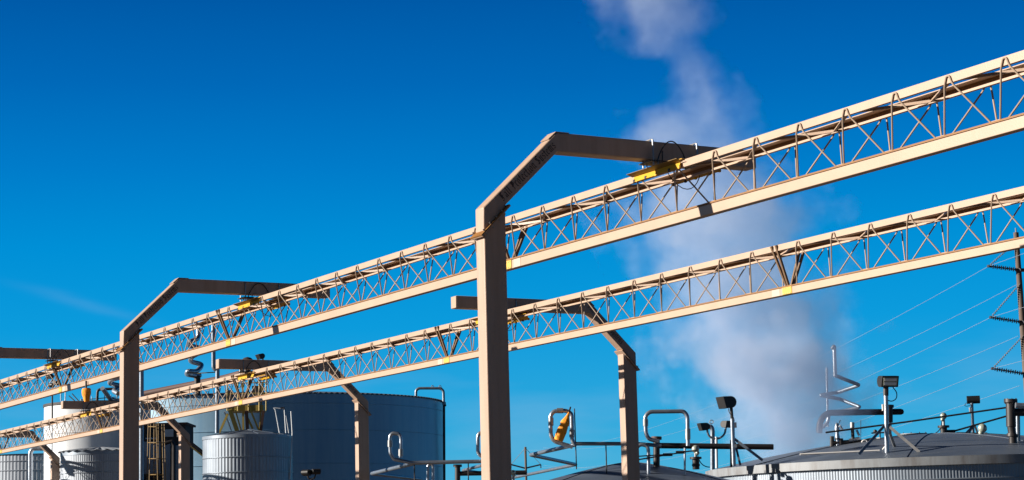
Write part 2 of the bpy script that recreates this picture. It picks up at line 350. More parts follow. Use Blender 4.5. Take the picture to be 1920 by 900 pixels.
# ------------------------------------------------------------------ lattice rails
def make_rail(label, b0, a_start, a_end, p, zb, splices, patch=-.36, H=.165, ztop=.92):
    """triangular lattice girder; local x across, y along, z up from the underside of the bottom chord"""
    t = thing('lattice_rail', label, 'overhead rail', AB(0, b0, zb), AZ, 'long cream lattice rails')
    t.rotation_euler = (0,0,AZ)
    g_ = .085; w_ = .333; zbot = ztop-.12
    a0, a1 = a_start, a_end
    MB().bb((-.07,a0,0), (.07,a1,H)).build('bottom_chord', M['truss'], t, bevel=.008)
    MB().bb((-.086,a0,H+.001), (.086,a1,H+.027)).build('chord_flange', M['flange'], t)
    for s_ in (-1,1):
        mb = MB()
        prof = [(w_,zbot),(w_,ztop),(w_-.17,ztop),(w_-.17,ztop-.012),(w_-.012,ztop-.012),(w_-.012,zbot+.012),(w_-.055,zbot+.012),(w_-.055,zbot)]
        mb.prism(prof, lambda x, z, y: (s_*x, y, z), a0, a1); mb.build('top_channel', M['truss'], t)
        MB().bb((s_*(w_-.0175),a0,zbot+.052), (s_*(w_-.0145),a1,ztop-.014)).build('channel_shade_strip', M['flange'], t)  # brown strip paints in the shade below the channel's top flange
    # web rods: one bent rod per panel and side
    hooks = []
    for s0_, s1_ in zip(splices, splices[1:]):
        c_ = (s0_+s1_)/2
        hooks += [c_+(i-6)*p for i in range(13)]
    hooks = [h for h in hooks if a0+.6 < h < a1-.6]; n = 0; rest = MB()
    for yc in hooks:
        for s_ in (-1,1):
            xb, xt = s_*.052, s_*(w_+.0145); hz = ztop-.025
            fy = (p/2-g_)*(hz-zbot+.015)/(hz-H-.02)
            pts = rnd([(xb, yc-p/2+g_, H+.02), (xt, yc-fy, zbot-.015), (xt, yc-.03, hz), (xt, yc+.03, hz), (xt, yc+fy, zbot-.015), (xb, yc+p/2-g_, H+.02)], .05, 4)
            if n < 100: MB().tube(pts, .0135, 7).build('web_rod', M['rod'], t)
            else: rest.tube(pts, .0135, 5)
            n += 1
    if rest.v: tag(rest.build('web_rod', M['rod'], t), None, None, kind='stuff')
    mb = MB(); ys = [hooks[0]-p]+hooks
    for k, (y0, y1) in enumerate(zip(ys, ys[1:])):
        s_ = 1 if k % 2 else -1; zz = zbot+.045
        mb.bar((s_*(w_-.025), y0, zz), (-s_*(w_-.025), y1, zz), .006, .034); mb.bar((s_*(w_-.03), y0, zz-.026), (-s_*(w_-.03), y1, zz-.02), .04, .006)
    mb.build('top_bracing', M['truss'], t)
    mb = MB()
    for y0, y1 in zip(hooks, hooks[1:]): mb.box((0,(y0+y1)/2,H+.034), (.12,.24,.012))
    mb.build('weld_pad', M['truss'], t)
    # chord splices
    for y in splices:
        if not a0+.4 < y < a1-.4: continue
        sp_ = thing('splice', None, None); sp_.parent = t; sp_['_o'] = (0,0,0)
        for s_ in (-1,1):
            mb = MB()
            for dy in (-.065,.065):
                mb.bar((s_*.06,y+dy*.5,H+.03), (s_*(w_+.028),y+dy*1.2,ztop-.01), .045, .045, (0,1,0))
            mb.build('splice_strut', M['strut'], sp_)
            MB().box((s_*.077,y,H/2+.003), (.010,.30,H*.93)).build('splice_plate', M['yplate'], sp_)
            mb = MB()
            for i in range(4):
                for j in (-1,1): mb.lathe([(0,-.005),(.010,-.005),(.010,.005),(0,.005)], (0,0,0), 8); o = mb.v[-32:]; \
                    [v.__setitem__(slice(0,3), (s_*.086+v.z, y-.105+.07*i+v.x, H/2+.05*j+v.y)) for v in o]
            mb.build('splice_bolts', M['steel'], sp_)
        MB().box((-.0725,y+patch,H/2), (.005,.26,H*.92)).build('primer_patch', M['patch'], sp_, smooth=0)
    # joint lines of the bottom chord modules
    return t
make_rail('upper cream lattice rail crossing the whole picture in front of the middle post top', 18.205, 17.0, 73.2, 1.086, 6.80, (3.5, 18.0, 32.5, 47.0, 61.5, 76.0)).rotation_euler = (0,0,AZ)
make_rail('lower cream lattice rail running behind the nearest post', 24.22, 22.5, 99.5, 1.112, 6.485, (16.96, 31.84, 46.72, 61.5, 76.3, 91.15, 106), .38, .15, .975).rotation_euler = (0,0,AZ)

# ------------------------------------------------------------------ hangers clamping each rail to each arm
def make_hanger(label, sg=1):
    """origin: rail centre below the arm, at the underside level of the bottom chord"""
    t = thing('rail_hanger', label, 'hanger', (0,0,0), AZ, 'yellow hanger clamps between rails and gantry arms')
    AT, ABt = 1.345, 1.035        # arm top and bottom above the chord underside
    for s_ in (-1,1):
        x = s_*.333
        mb = MB()    # yellow channel saddle round the rail, its upper wing leaning outward
        fn = lambda p, q, y: (x+s_*p, y, q)
        mb.prism([(-.05,.925),(.05,.925),(.05,.936),(-.05,.936)], fn, -.80, .70)
        mb.prism([(.034,.884),(.026,.884),(.066,.785),(.074,.785)], fn, -.74, .64)
        mb.build('rail_clamp', M['yellow'], t, smooth=0)
        MB().prism([(.030,.892),(.032,.884),(.152,.922),(.150,.930)], fn, -.80, .70).build('clamp_wing', M['wing'], t, smooth=0)  # shade on the wing's underside is put into its dark colour
        for y in (-.74,-.45,-.05,.25,.60):
            MB().box((x+s_*.062,y,.80), (.035,.05,.06)).build('clamp_lug', M['black' if y in (-.45,.25,.60) else 'yellow'], t, bevel=.01)
        xu = -.50 if s_ < 0 else .37
        mb = MB(); mb.tube(rnd([(xu,-.155,ABt-.10),(xu,-.155,AT+.02),(xu,.155,AT+.02),(xu,.155,ABt-.10)], .04, 5), .014, 8); mb.build('u_bolt', M['steel'], t)
        MB().box(((x+xu)/2,0,ABt-.035), (.12+abs(x-xu),.40,.018)).build('cross_plate', M['black'], t)
        for y in (-.17,.17): MB().tube([((x+xu)/2,y,.92),((x+xu)/2,y,ABt-.01)], .011, 7).build('hanger_rod', M['steel'], t)
    # slack black cables looped over the arm
    def arc(p, q, top, k=14):
        p = Vector(p); q = Vector(q); pts = []
        for i in range(k+1):
            u = i/k; v = p.lerp(q, u); v.z += (top-max(p.z,q.z))*math.sin(math.pi*u)**.75; pts.append(v)
        return pts
    MB().tube(arc((-.45,-.19,.98),(.12,-.17,1.05), AT+.04), .011, 6).build('cable', M['black'], t)
    MB().tube(arc((-.36,-.2,.88),(-.05,.2,1.1), AT+.03), .009, 6).build('cable', M['black'], t)
    lo = []
    for i in range(15):
        u = i/14; lo.append((-.30+.75*u, -.22+.1*math.sin(7*u), .86-.26*math.sin(math.pi*u)+.05*math.sin(9*u)))
    MB().tube(lo, .008, 6).build('cable', M['black'], t)
    mb = MB(); mb.box((-.33,-.30,.90), (.06,.10,.06)); mb.box((-.31,-.16,.88), (.05,.07,.05)); mb.tube([(-.33,-.36,.86),(-.30,-.2,1.0)], .012, 6); mb.build('shackle', M['black'], t)
    return t
h = make_hanger('yellow hanger clamp under the nearest gantry arm on the upper rail')
h.location = AB(26.92, 18.205, 6.80)
for a, b, z, lb in ((44.9,18.205,6.75,'yellow hanger clamp with looped cables on the upper rail at the second gantry'),
                (61.3,18.205,6.77,'yellow hanger clamp at the left edge on the upper rail above the orange bag'),
                (43.85,24.22,6.47,'yellow hanger clamp half hidden by the nearest post on the lower rail'),
                (60.3,24.22,6.45,'yellow hanger clamp on the lower rail below the black domed vent'),
                (77.4,24.22,6.42,'yellow hanger clamp on the lower rail left of the second gantry post')):
    c = copy_tree(h); c.location = AB(a, b, z); tag(c, lb, 'hanger')

# ------------------------------------------------------------------ tanks
def tank(name, label, px, d, rpx, ztop, wall, roofm, rise, corr=0, amp=.012, seams=(), rim=None, roof_corr=0, overhang=.0, radial=0, n=None, vseams=0, roof_pow=1.0, z0=0):
    c = W(px, 800, d); c.z = 0; rr = PX(rpx, d)
    t = thing(name, label, 'tank', c); o = Vector(c)
    n = n or max(96, corr*4)
    fr = (lambda th: 1+amp/rr*math.cos(th*corr)) if corr else None
    body = MB().lathe([(rr,z0),(rr,ztop)], o, n, fr); body.build('wall', wall, t, smooth=50)
    ro = rr+overhang
    prof = []
    for i in range(11):
        u = 1-i/10; prof.append((max(ro*u,.02), ztop+.03+rise*(1-u**(1+roof_pow))))
    fr2 = (lambda th: 1+.02/rr*math.cos(th*roof_corr)) if roof_corr else None
    if roof_corr:
        mb = MB(); nn = roof_corr*4; ring = []
        for i, (r, z) in enumerate(prof):
            for j in range(nn):
                th = 2*math.pi*j/nn; mb.v.append(o+Vector((r*math.cos(th), r*math.sin(th), z+.035*math.cos(th*roof_corr)*min(1,r/ro*1.5))))
        for i in range(len(prof)-1):
            for j in range(nn):
                j2 = (j+1) % nn; mb.f.append((i*nn+j, i*nn+j2, (i+1)*nn+j2, (i+1)*nn+j))
        mb.f.append(tuple((len(prof)-1)*nn+j for j in range(nn)))
        mb.build('roof', roofm, t, smooth=60)
    else:
        MB().lathe(prof+[(0,prof[-1][1]+.001)], o, max(96, min(n, 160))).build('roof', roofm, t, smooth=50)
    if rim:
        h0, ov, rm = rim
        MB().lathe([(rr-.05,ztop-h0),(rr+ov,ztop-h0),(rr+ov,ztop+.028),(rr-.02,ztop+.028)], o, 160).build('rim_band', rm, t, smooth=30)
    for z in seams:
        MB().lathe([(rr+.004,z-.02),(rr+.03+amp*(corr>0),z-.014),(rr+.03+amp*(corr>0),z+.014),(rr+.004,z+.02)], o, 128).build('hoop_band', wall, t, smooth=30)
    if radial:
        mb = MB()
        for k in range(radial):
            th = 2*math.pi*(k+.3)/radial; pts = [o+Vector((r*math.cos(th), r*math.sin(th), z+.02)) for r, z in prof]
            mb.tube([q_-VZ*.012 for q_ in pts], .014, 6)
        mb.build('roof_seam', roofm, t)
    if vseams:
        mb = MB()
        zz = [z0]+sorted(seams)+[ztop]
        for r_ in range(len(zz)-1):
            for k in range(vseams):
                th = 2*math.pi*(k+.5*(r_ % 2))/vseams
                mb.box(o+Vector(((rr+.004)*math.cos(th), (rr+.004)*math.sin(th), (zz[r_]+zz[r_+1])/2)), (.016,.05,zz[r_+1]-zz[r_]-.06), (Vector((math.cos(th),math.sin(th),0)), Vector((-math.sin(th),math.cos(th),0)), VZ))
        mb.build('sheet_lap', wall, t)
    return t, o, rr, prof
def zat(x, y, d): return W(x, y, d).z
z1 = zat(500, 738, 109.4)
T1 = tank('storage_tank', 'largest tank, blue grey sheet sides in shade, behind the second far gantry post', 500, 120, 331, z1, M['bluegal'], M['roof'], .6, amp=.01, seams=[z1-.52, z1-2.0, z1-3.85, z1-5.7], roof_corr=210, overhang=.16)
z4 = zat(464, 815, 86.1)
T4 = tank('small_tank', 'small ribbed silver tank with a shallow cone roof and handrails', 464, 88, 82.5, z4, M['corr'], M['roof'], .31, corr=76, amp=.013, seams=[z4-.93, z4-1.58, z4-2.7], rim=(.11,.035,M['corr']), radial=9, roof_pow=.02)
z3 = zat(186, 845, 94.2)
T3 = tank('silo', 'short grey corrugated tank with a rippled roof in front of the white tank', 188, 96, 72, z3, M['galv'], M['galv'], .24, corr=110, amp=.008, seams=[z3-.5, z3-1.0, z3-1.6], rim=(.16,.02,M['corr']), roof_corr=26, overhang=.12, roof_pow=.3)
z2 = zat(175, 752, 98.3)
T2 = tank('white_tank', 'tall white painted tank at the left behind the rails', 183, 101, 98, z2, M['whitetank'], M['dark'], .15, seams=[z2-1.5, z2-3.0], rim=(.10,.05,M['dark']))
z5 = zat(110, 851, 118.7)
T5 = tank('low_tank', 'low corrugated tank with a dark roof at the bottom left edge', 110, 125, 190, z5, M['galv'], M['dark'], .25, corr=180, amp=.012, seams=[z5-.35, z5-.9], overhang=.06, radial=12)
z6 = zat(1740, 858, 57.8)
T6 = tank('domed_tank', 'low corrugated tank with floodlights on its grey domed roof at bottom right', 1750, 65, 420, z6, M['corr'], M['roof'], 1.02, corr=500, amp=.008, seams=[z6-.62], rim=(.22,.13,M['fascia']), radial=9, roof_pow=.55, overhang=.12)
z7 = zat(1170, 915, 58.3)
T7 = tank('cone_roof_tank', 'stained grey cone roof of the tank at bottom middle behind a gantry post', 1178, 62, 226, z7, M['corr'], M['roof'], .86, corr=260, amp=.012, rim=(.2,.1,M['fascia']), radial=7, roof_pow=.35, overhang=.1)
def roofz(T, p):
    _, o, rr, prof = T; r = (Vector((p[0],p[1],0))-Vector((o.x,o.y,0))).length
    for (r1, zz1), (r2, zz2) in zip(prof, prof[1:]):
        if r2 <= r <= r1: return zz2+(zz1-zz2)*(r-r2)/(r1-r2)
    return prof[0][1] if r > prof[0][0] else prof[-1][1]

# ------------------------------------------------------------------ pipes
def P(pts, d=None):
    return [W(*q) if len(q) == 3 else W(q[0], q[1], d) for q in pts]
def pipe(name, label, segs, cat='pipe', group=None, loc=None):
    """segs: list of (part, points (world), radius, material, corner radius)"""
    base = loc or (segs[0][1][0].x, segs[0][1][0].y, 0)
    if len(segs) == 1:
        _, pts, r, m_, k = segs[0]
        o = MB().tube(rnd(pts, k) if k else pts, r, 14).build(name, m_, None, origin=base); return tag(o, label, cat, group)
    t = thing(name, label, cat, base, 0, group)
    for part, pts, r, m_, k in segs:
        MB().tube(rnd(pts, k) if k else pts, r, 14).build(part, m_, t)
    return t
def flange_rings(t, pts, r, m_, name='pipe_flange'):
    for p, q in pts:
        p = Vector(p); q = Vector(q); dv = (q-p).normalized(); MB().tube([p-dv*.02, p+dv*.02], r, 14).build(name, m_, t)
# pipe rack group at bottom middle (in front of and right of the large tank)
sv, dp, bk = M['silver'], M['dullpipe'], M['blackpipe']
d = 62
zc = zat(780, 868, d)
t = pipe('pipe_loop', 'silver expansion loop and zigzag pipe in front of the large blue tank', [
 ('loop', P([(777,869),(738,861),(732,850),(731,818),(736,812),(749,814),(752,822),(751,858)], d), PX(3.3,d), sv, .07),
 ('cross_pipe', [W(775,869,d), WZ(697,888,zc), WZ(790,899,zc)], PX(3.8,d), dp, .1),
 ('main_pipe', P([(768,868),(910,865)], d), PX(3.7,d), sv, 0),
 ('drop_pipe', P([(802,960),(802,874),(807,868.5),(812,874),(812,960)], d+.3), PX(2.9,d), sv, .06),
 ('support_rod', P([(777,870),(779,1000)], d), PX(1.2,d), bk, 0),
 ('support_rod', P([(878,866),(879,1000)], d), PX(1.1,d), bk, 0)])
for pts in (((731.5,826),(731.5,838)), ((751.5,842),(751.5,855))):
    MB().tube(P(pts, d), PX(4.8,d), 12).build('valve_sleeve', M['steel'], t)
MB().box(W(728.5,831,d), (.03,.03,.22)).build('gauge_strip', M['white'], t)
t = pipe('silver_pipe', 'short silver pipe bend showing left of the nearest post', [
 ('riser', P([(905,812),(899,812),(896,818),(896,848),(901,855),(908,857)], d), PX(3.6,d), sv, .1),
 ('run_pipe', [W(906,872,d), WZ(868,882,zc), WZ(900,886,zc)], PX(3,d), dp, .1)])
t = pipe('black_flanged_pipe', 'black flanged pipe and beam low behind the nearest post', [
 ('riser', P([(858,1000),(858,874)], d+3), PX(5.5,d), bk, 0), ('run_pipe', P([(860,888),(988,886)], d+3), PX(4.6,d), bk, 0)])
MB().tube(P([(858,875.5),(858,871)], d+3), PX(8.5,d), 12).build('pipe_flange', bk, t)
d = 60; zc = zat(1076, 832, d)
t = pipe('pipe_loop', 'silver square expansion loop holding the orange bag, with zigzag pipe below', [
 ('loop', P([(1078,836),(1073,826),(1072,776),(1062,770),(1038,771),(1032,780),(1033,818),(1040,828),(1074,838)], d), PX(4.0,d), sv, .12),
 ('cross_pipe', [W(1078,834,d), WZ(995,853,zc), WZ(1080,871,zc), WZ(960,896,zc)], PX(3.9,d), dp, .1),
 ('main_pipe', P([(1076,832),(1198,832),(1240,836)], d), PX(3.6,d), dp, .3),
 ('drop_pipe', P([(1192,940),(1192,842),(1200,833),(1214,836),(1216,846),(1216,940)], d-.3), PX(3.4,d), sv, .1),
 ('support_rod', P([(1077,766),(1081,880)], d+.1), PX(1.1,d), bk, 0),
 ('support_rod', P([(1136,832),(1138,905)], d), PX(1.2,d), bk, 0)])
for pts in (((1033,783),(1033,798)), ((1072.3,806),(1072.3,820)), ((1044,770),(1056,770))):
    MB().tube(P(pts, d), PX(5.0,d), 12).build('valve_sleeve', M['steel'], t)
t = pipe('pipe_loop', 'wide silver pipe arch rising from the black flanged pipe', [
 ('loop', P([(1236,828),(1216,823),(1211,812),(1210,780),(1218,772),(1282,771),(1289,780),(1290,836)], d), PX(3.9,d), sv, .14),
 ('support_rod', P([(1284,840),(1284,905)], d), PX(2.0,d), sv, 0)])
for pts in (((1210.3,786),(1210.5,799)), ((1289.6,804),(1289.8,824))):
    MB().tube(P(pts, d), PX(5.0,d), 12).build('valve_sleeve', M['steel'], t)
d2 = 61
t = pipe('black_flanged_pipe', 'rusty black flanged riser with a horizontal beam fading into the steam', [
 ('riser', P([(1231,960),(1231,824)], d2), PX(6.2,d2), M['blackpipe'], 0), ('run_pipe', P([(1234,835.5),(1450,838)], d2), PX(5.4,d2), bk, 0)])
MB().tube(P([(1231,824.5),(1231,818.5)], d2), PX(9.8,d2), 14).build('pipe_flange', M['brownpipe'], t)
# tie rods with turnbuckles
def rod(label, pts, r, m_=None, knob=()):
    t = thing('tie_rod', label, 'tie rod', (pts[0].x, pts[0].y, 0))
    MB().tube(pts, r, 8).build('rod', m_ or bk, t)
    for p in knob:
        MB().tube([p-Vector((.14,0,0)), p+Vector((.14,0,0))], r*2.2, 8).build('turnbuckle', bk, t)
    return t
rod('two thin black rods with a turnbuckle left of the round vent ball', P([(1196,862),(1250,853),(1292,846),(1306,845)], 59.5), PX(1.3,60), None, [W(1252,852.5,59.5), W(1276,848,59.5)])
rod('short black rod below the turnbuckle rod beside the cone roof', P([(1190,856),(1250,852)], 59.3), PX(1.1,60))
rod('long black rod rising right over the domed roof to the flanged pipe', P([(1548,811),(1700,791),(1888,764)], 60.5), PX(1.7,60))
rod('black rod with a clamp rising right behind the third floodlight', P([(1748,818),(1790,808),(1888,780)], 66), PX(1.7,66), None, [W(1783,809.5,66), W(1760,816,66)])
# zigzag in the steam and black pipe behind
d = 73; zc = zat(1567, 708, d)
t = pipe('zigzag_pipe', 'silver zigzag pipe half hidden by the steam', [
 ('riser', P([(1560,655),(1564,648),(1566,706),], d), PX(3.8,d), sv, .1),
 ('zigzag', P([(1566,704,d),(1611,722,d+.6),(1570,736,d+1.5),(1538,741,d+.8),(1574,748,d+1.2),(1612,763,d+.3),(1588,769,d+1.2),(1560,774,d+2)]), PX(3.5,d), dp, .07),
 ('support_rod', P([(1550,690),(1552,800)], d+2), PX(2.2,d), sv, 0),
 ('drain_bend', P([(1530,805),(1545,800),(1553,790),(1554,770)], d), PX(3.4,d), sv, .15)])
d = 72
t = pipe('black_pipe', 'thick black horizontal pipe behind the twin bar floodlight', [
 ('run_pipe', P([(1536,812),(1537,790),(1550,774),(1690,772)], d), PX(5.8,d), bk, .25), ('riser', P([(1668,763),(1668,792)], d-.2), PX(6.0,d), bk, 0),
 ('riser_base', P([(1668,792),(1668,835)], d-.2), PX(3.8,d), sv, 0)])
MB().lathe([(0,-.10),(.07,-.08),(.10,0),(.07,.08),(0,.10)], W(1690,772,d), 14).build('end_cap', bk, t)
MB().tube(P([(1668,764),(1668,759)], d-.2), PX(8.0,d), 12).build('pipe_flange', bk, t)
# right edge flanged riser
d = 60
t = pipe('black_flanged_pipe', 'rusty black flanged riser at the right edge with a silver elbow', [
 ('riser', P([(1895,754),(1896,800)], d), PX(9.2,d), bk, 0), ('reducer', P([(1896,800),(1899,818),(1900,850)], d), PX(7.6,d), bk, 0),
 ('run_pipe', P([(1900,773),(1975,774)], d), PX(7.2,d), bk, 0), ('elbow', P([(1904,760),(1915,761),(1975,757)], d-.3), PX(5.5,d), sv, .05),
 ('rear_pipe', P([(1908,775),(1909,850)], d+.5), PX(4.5,d), dp, 0)])
MB().tube(P([(1895,755),(1895,748.5)], d), PX(12.6,d), 16).build('pipe_flange', bk, t)
MB().tube(P([(1898,819),(1898.4,813.5)], d), PX(10.6,d), 16).build('pipe_flange', bk, t)
for k in range(8):
    th = k*math.pi/4; p = W(1895,752,d)+Vector((math.cos(th)*PX(11,d), math.sin(th)*PX(11,d), 0)); MB().tube([p-VZ*.08, p+VZ*.08], .012, 6).build('flange_bolt', bk, t)
# left side pipes
d = 75
pipe('silver_pipe', 'tall blue grey vertical pipe just right of the second gantry post', [('riser', P([(256,684),(263,680),(265.5,690),(265,1000)], d), PX(4.2,d), M['dullpipe'], .1)])
t = pipe('silver_pipe', 'slim vertical silver pipe ending in a U bend left of the far arm end', [
 ('riser', P([(400,600),(400.5,690),(405,694),(408,690),(408,684)], 87), PX(4.0,87), M['dullpipe'], .1), ('lower_pipe', P([(408,684),(407,812)], 87), PX(4.0,87), M['dullpipe'], 0)])
t = pipe('coiled_duct', 'snaking silver duct between the upper and lower rails', [
 ('duct', P([(372,606,104),(372,634,104),(356,641,103),(354,648,104.5),(374,652,105),(376,660,104),(358,670,103.5),(357,678,104),(378,683,104.5),(377,688,104),(368,697,103.5),(352,696,102.8),(350,702,103.5),(368,705,104.5),(374,704,105)]), PX(4.6,104), sv, .22),
 ('stand', P([(370,704),(370,742)], 104.5), PX(6,104), bk, 0)])
pipe('silver_pipe', 'bent silver duct above the white tank left of the second post', [
 ('duct', P([(232,706,97),(208,712,97),(205,719,97.5),(228,724,98),(212,733,97.5),(222,738,97)]), PX(4.6,97), sv, .2),
 ('duct_leg', P([(192,728,98),(208,750,99),(232,752,99)]), PX(4.4,98), sv, .2),
 ('vent_pipe', P([(182,752),(183,733),(187,730),(236,728)], 100), PX(2.6,100), bk, .1)])
pipe('silver_pipe', 'bent silver pipe beside the farthest gantry post at the left edge', [
 ('riser', P([(57,960),(57,848),(62,841),(90,841)], 100), PX(4.2,100), M['silver'], .15)])
pipe('brown_duct', 'long rusty brown duct sloping over the roof of the largest tank', [
 ('duct', P([(268,739,113),(420,709,111),(456,699,110)]), PX(6.0,111), M['brownpipe'], 0), ('flange', P([(452,700),(459,698)], 110), PX(8.5,111), bk, 0)])
# handrail like vent pipe on the big tank edge
d = 118
t = pipe('rim_pipe', 'dark bent pipe standing over the right edge of the largest tank', [
 ('arch', P([(780,748),(780,732),(785,728),(826,728),(831.5,733),(832,760)], d), PX(2.6,d), M['dullpipe'], .15), ('down_pipe', P([(832.5,758),(833.5,1010)], d), PX(2.4,d), bk, 0)])
for x in (811,825): MB().tube(P([(x-3,727),(x-1,723),(x+1,723),(x+3,727)], d), PX(.8,d), 6).build('lifting_ring', M['steel'], t)
MB().lathe([(0,-.08),(.07,-.06),(.1,0),(.07,.06),(0,.08)], W(834,760,d), 10).build('pipe_cap', bk, t)
# white thin pipe along the domed roof front
pr = []
for i in range(15):
    p = WZ(1500+190*i/14, 851-8*i/14+ (3 if i < 3 else 0), z6+.1); pr.append(W(1500+190*i/14, 852-9*i/14, 59.3))
pipe('conduit', 'thin white conduit lying on the front of the domed roof', [('run', [p for p in pr[:12]], PX(1.8,59), M['white'], 0), ('branch', P([(1655,843),(1661,836),(1662,826)], 59.6), PX(1.5,59), M['white'], .05)])

# ------------------------------------------------------------------ tank roof fittings
def valve(label, x, ytop, ybot, d, kind=0):
    t = thing('relief_valve', label, 'valve', W(x, ybot, d)); s_ = PX(1, d); c = W(x, ybot, d); h_ = (ybot-ytop)*s_
    for z, r in ((0,8.5),(.30,5.5),(.62,6.5)):
        MB().lathe([(0,z*h_),(r*s_,z*h_),(r*s_,z*h_+2.2*s_),(0,z*h_+2.2*s_)], c, 14).build('valve_flange', bk, t)
    MB().lathe([(5.5*s_,0),(4*s_,.15*h_),(4.6*s_,.4*h_),(3.2*s_,.55*h_),(4.8*s_,.72*h_),(3*s_,h_*.92),(0,h_)], c, 14).build('valve_body', sv, t)
    MB().tube([c+Vector((0,0,.78*h_)), c+Vector((6*s_,-.05,.84*h_)), c+Vector((9*s_,-.05,.70*h_))], 2.4*s_, 10).build('outlet_elbow', sv, t)
    MB().tube([c+Vector((2*s_,0,.85*h_)), c+Vector((7*s_,0,1.08*h_))], .9*s_, 6).build('lever', bk, t)
    return t
valve('silver relief valve with flanges at the foot of the steam on the domed roof', 1571, 792, 838, 63)
t = thing('pipe_manifold', 'dark low valve manifold on the domed roof right of the steam', 'manifold', W(1585,838,63)); s_ = PX(1,63)
for (x0,y0,x1,y1,r,m_) in ((1560,831,1592,829,4.5,bk),(1588,832,1640,822,2.6,bk),(1598,800,1600,832,3.2,bk),(1618,826,1650,822,2.2,M['white']),(1592,826,1612,822,3.5,sv),(1576,838,1576,822,5,bk),(1560,838,1560,818,4,bk),(1634,812,1660,811,1.4,bk),(1650,812,1650,826,1.4,bk),(1611,817,1606,806,2.2,sv)):
    MB().tube(P([(x0,y0),(x1,y1)], 63), r*s_, 10).build('manifold_pipe', m_, t)
MB().tube(P([(1598,792),(1598,802)], 63), 4.2*s_, 12).build('actuator', M['steel'], t)
MB().tube(P([(1614,788),(1614,830)], 63.2), .6*s_, 6).build('antenna', bk, t)
MB().lathe([(0,-4*s_),(3.2*s_,-2.5*s_),(4*s_,0),(3.2*s_,2.5*s_),(0,4*s_)], W(1641,809,63.5), 12).build('gauge', bk, t)
tr = [W(1621+5*math.cos(u*.5), 829+4*math.sin(u*.5), 62.8) for u in range(13)]
MB().tube(tr, 1.4*s_, 6, cap=False).build('hand_wheel', M['white'], t)
def ball_vent(label, x, y, r, d, base=True, ybase=None, side=-1, cable=True):
    t = thing('ball_vent', label, 'vent', W(x, ybase, d)); s_ = PX(1, d); c = W(x, y, d)
    pr = [(r*s_*math.sin(math.pi*i/12), -r*s_*math.cos(math.pi*i/12)) for i in range(13)]; pr[0] = (0,pr[0][1]); pr[-1] = (0,pr[-1][1])
    MB().lathe(pr, c, 20).build('ball', M['sphere'], t)
    MB().lathe([(a*.55,b*.55) for a, b in pr], c+Vector((side*r*.45*s_,-.03,-r*1.0*s_)), 14).build('small_ball', M['sphere'], t)
    b = W(x+1, ybase, d); MB().tube([c, b], 2.6*s_, 10).build('stem', M['steel'], t)
    if base:
        for dy, rr in ((0,7.5),(7,6),(13,11)):
            MB().lathe([(0,0),(rr*s_,0),(rr*s_,4*s_),(0,4*s_)], b+VZ*(dy*s_), 14).build('base_flange', bk, t)
        MB().lathe([(6.5*s_,-6*s_),(6.5*s_,14*s_)], b, 12).build('base_pipe', bk, t)
    if cable:
        pts = [c+Vector((side*r*.5*s_,0,-r*s_))]
        for k in range(1, 9): u = k/8; pts.append(pts[0]+Vector((side*(u**1.8)*22*s_, 0, -(1-(1-u)**1.9)*27*s_)))
        MB().tube(pts, 1.0*s_, 6).build('cable', M['black'], t)
    return t
ball_vent('pale ball vent on a black flange near the top of the domed roof', 1769, 780, 6.4, 66, True, 815, -1)
ball_vent('larger pale ball vent low on the domed roof right of the third floodlight', 1842, 803, 8.6, 63.5, False, 826, -1, False)
ball_vent('pale ball vent above a black valve left of the second floodlight', 1304, 842, 7.2, 59.8, True, 874, 1)
ball_vent('small round vent low beside the nearest post', 962, 886, 5, 64, False, 905, 1, False)
t = thing('domed_vent', 'black domed vent behind the second lower arm over the largest tank', 'vent', W(462,700,108)); c = W(464,688,108); s_ = PX(1,108)
MB().lathe([(15*s_,0),(14.6*s_,6*s_),(12*s_,12*s_),(7*s_,17*s_),(0,19*s_),], c, 24).build('dome', M['dark'], t)
MB().lathe([(0,-22*s_),(6.5*s_,-22*s_),(6.5*s_,0),(15.2*s_,0),(15.2*s_,1.5*s_),(0,1.5*s_)], c-VZ*.05, 18).build('neck', bk, t)

t = thing('roof_hatch', 'low grey round hatch near the crown of the domed roof', 'hatch', W(1712,822,65.5)); c = W(1712,821,65.5); c.z = roofz(T6, c)
MB().lathe([(.42,-.05),(.42,.05),(.46,.05),(.46,.075),(.0,.095)], c, 24).build('cover', M['fascia'], t)
for k in range(10): MB().tube([c+Vector((.44*math.cos(k*.628),.44*math.sin(k*.628),.04)), c+Vector((.44*math.cos(k*.628),.44*math.sin(k*.628),.11))], .014, 6).build('bolt', bk, t)
t = thing('roof_cable', 'thin black cable lying over the right side of the domed roof', 'cable', W(1745,818,65)); pts = []
for i in range(24):
    u = i/23; p = T6[1]+Vector((.6+5.2*u, -.6-2.0*u+.25*math.sin(6*u), 0)); p.z = roofz(T6, p)+.03; pts.append(p)
MB().tube(pts, .018, 6).build('run', M['black'], t)
for i in (4,11,18): MB().box(pts[i]+VZ*.01, (.10,.10,.05)).build('clip', M['steel'], t)
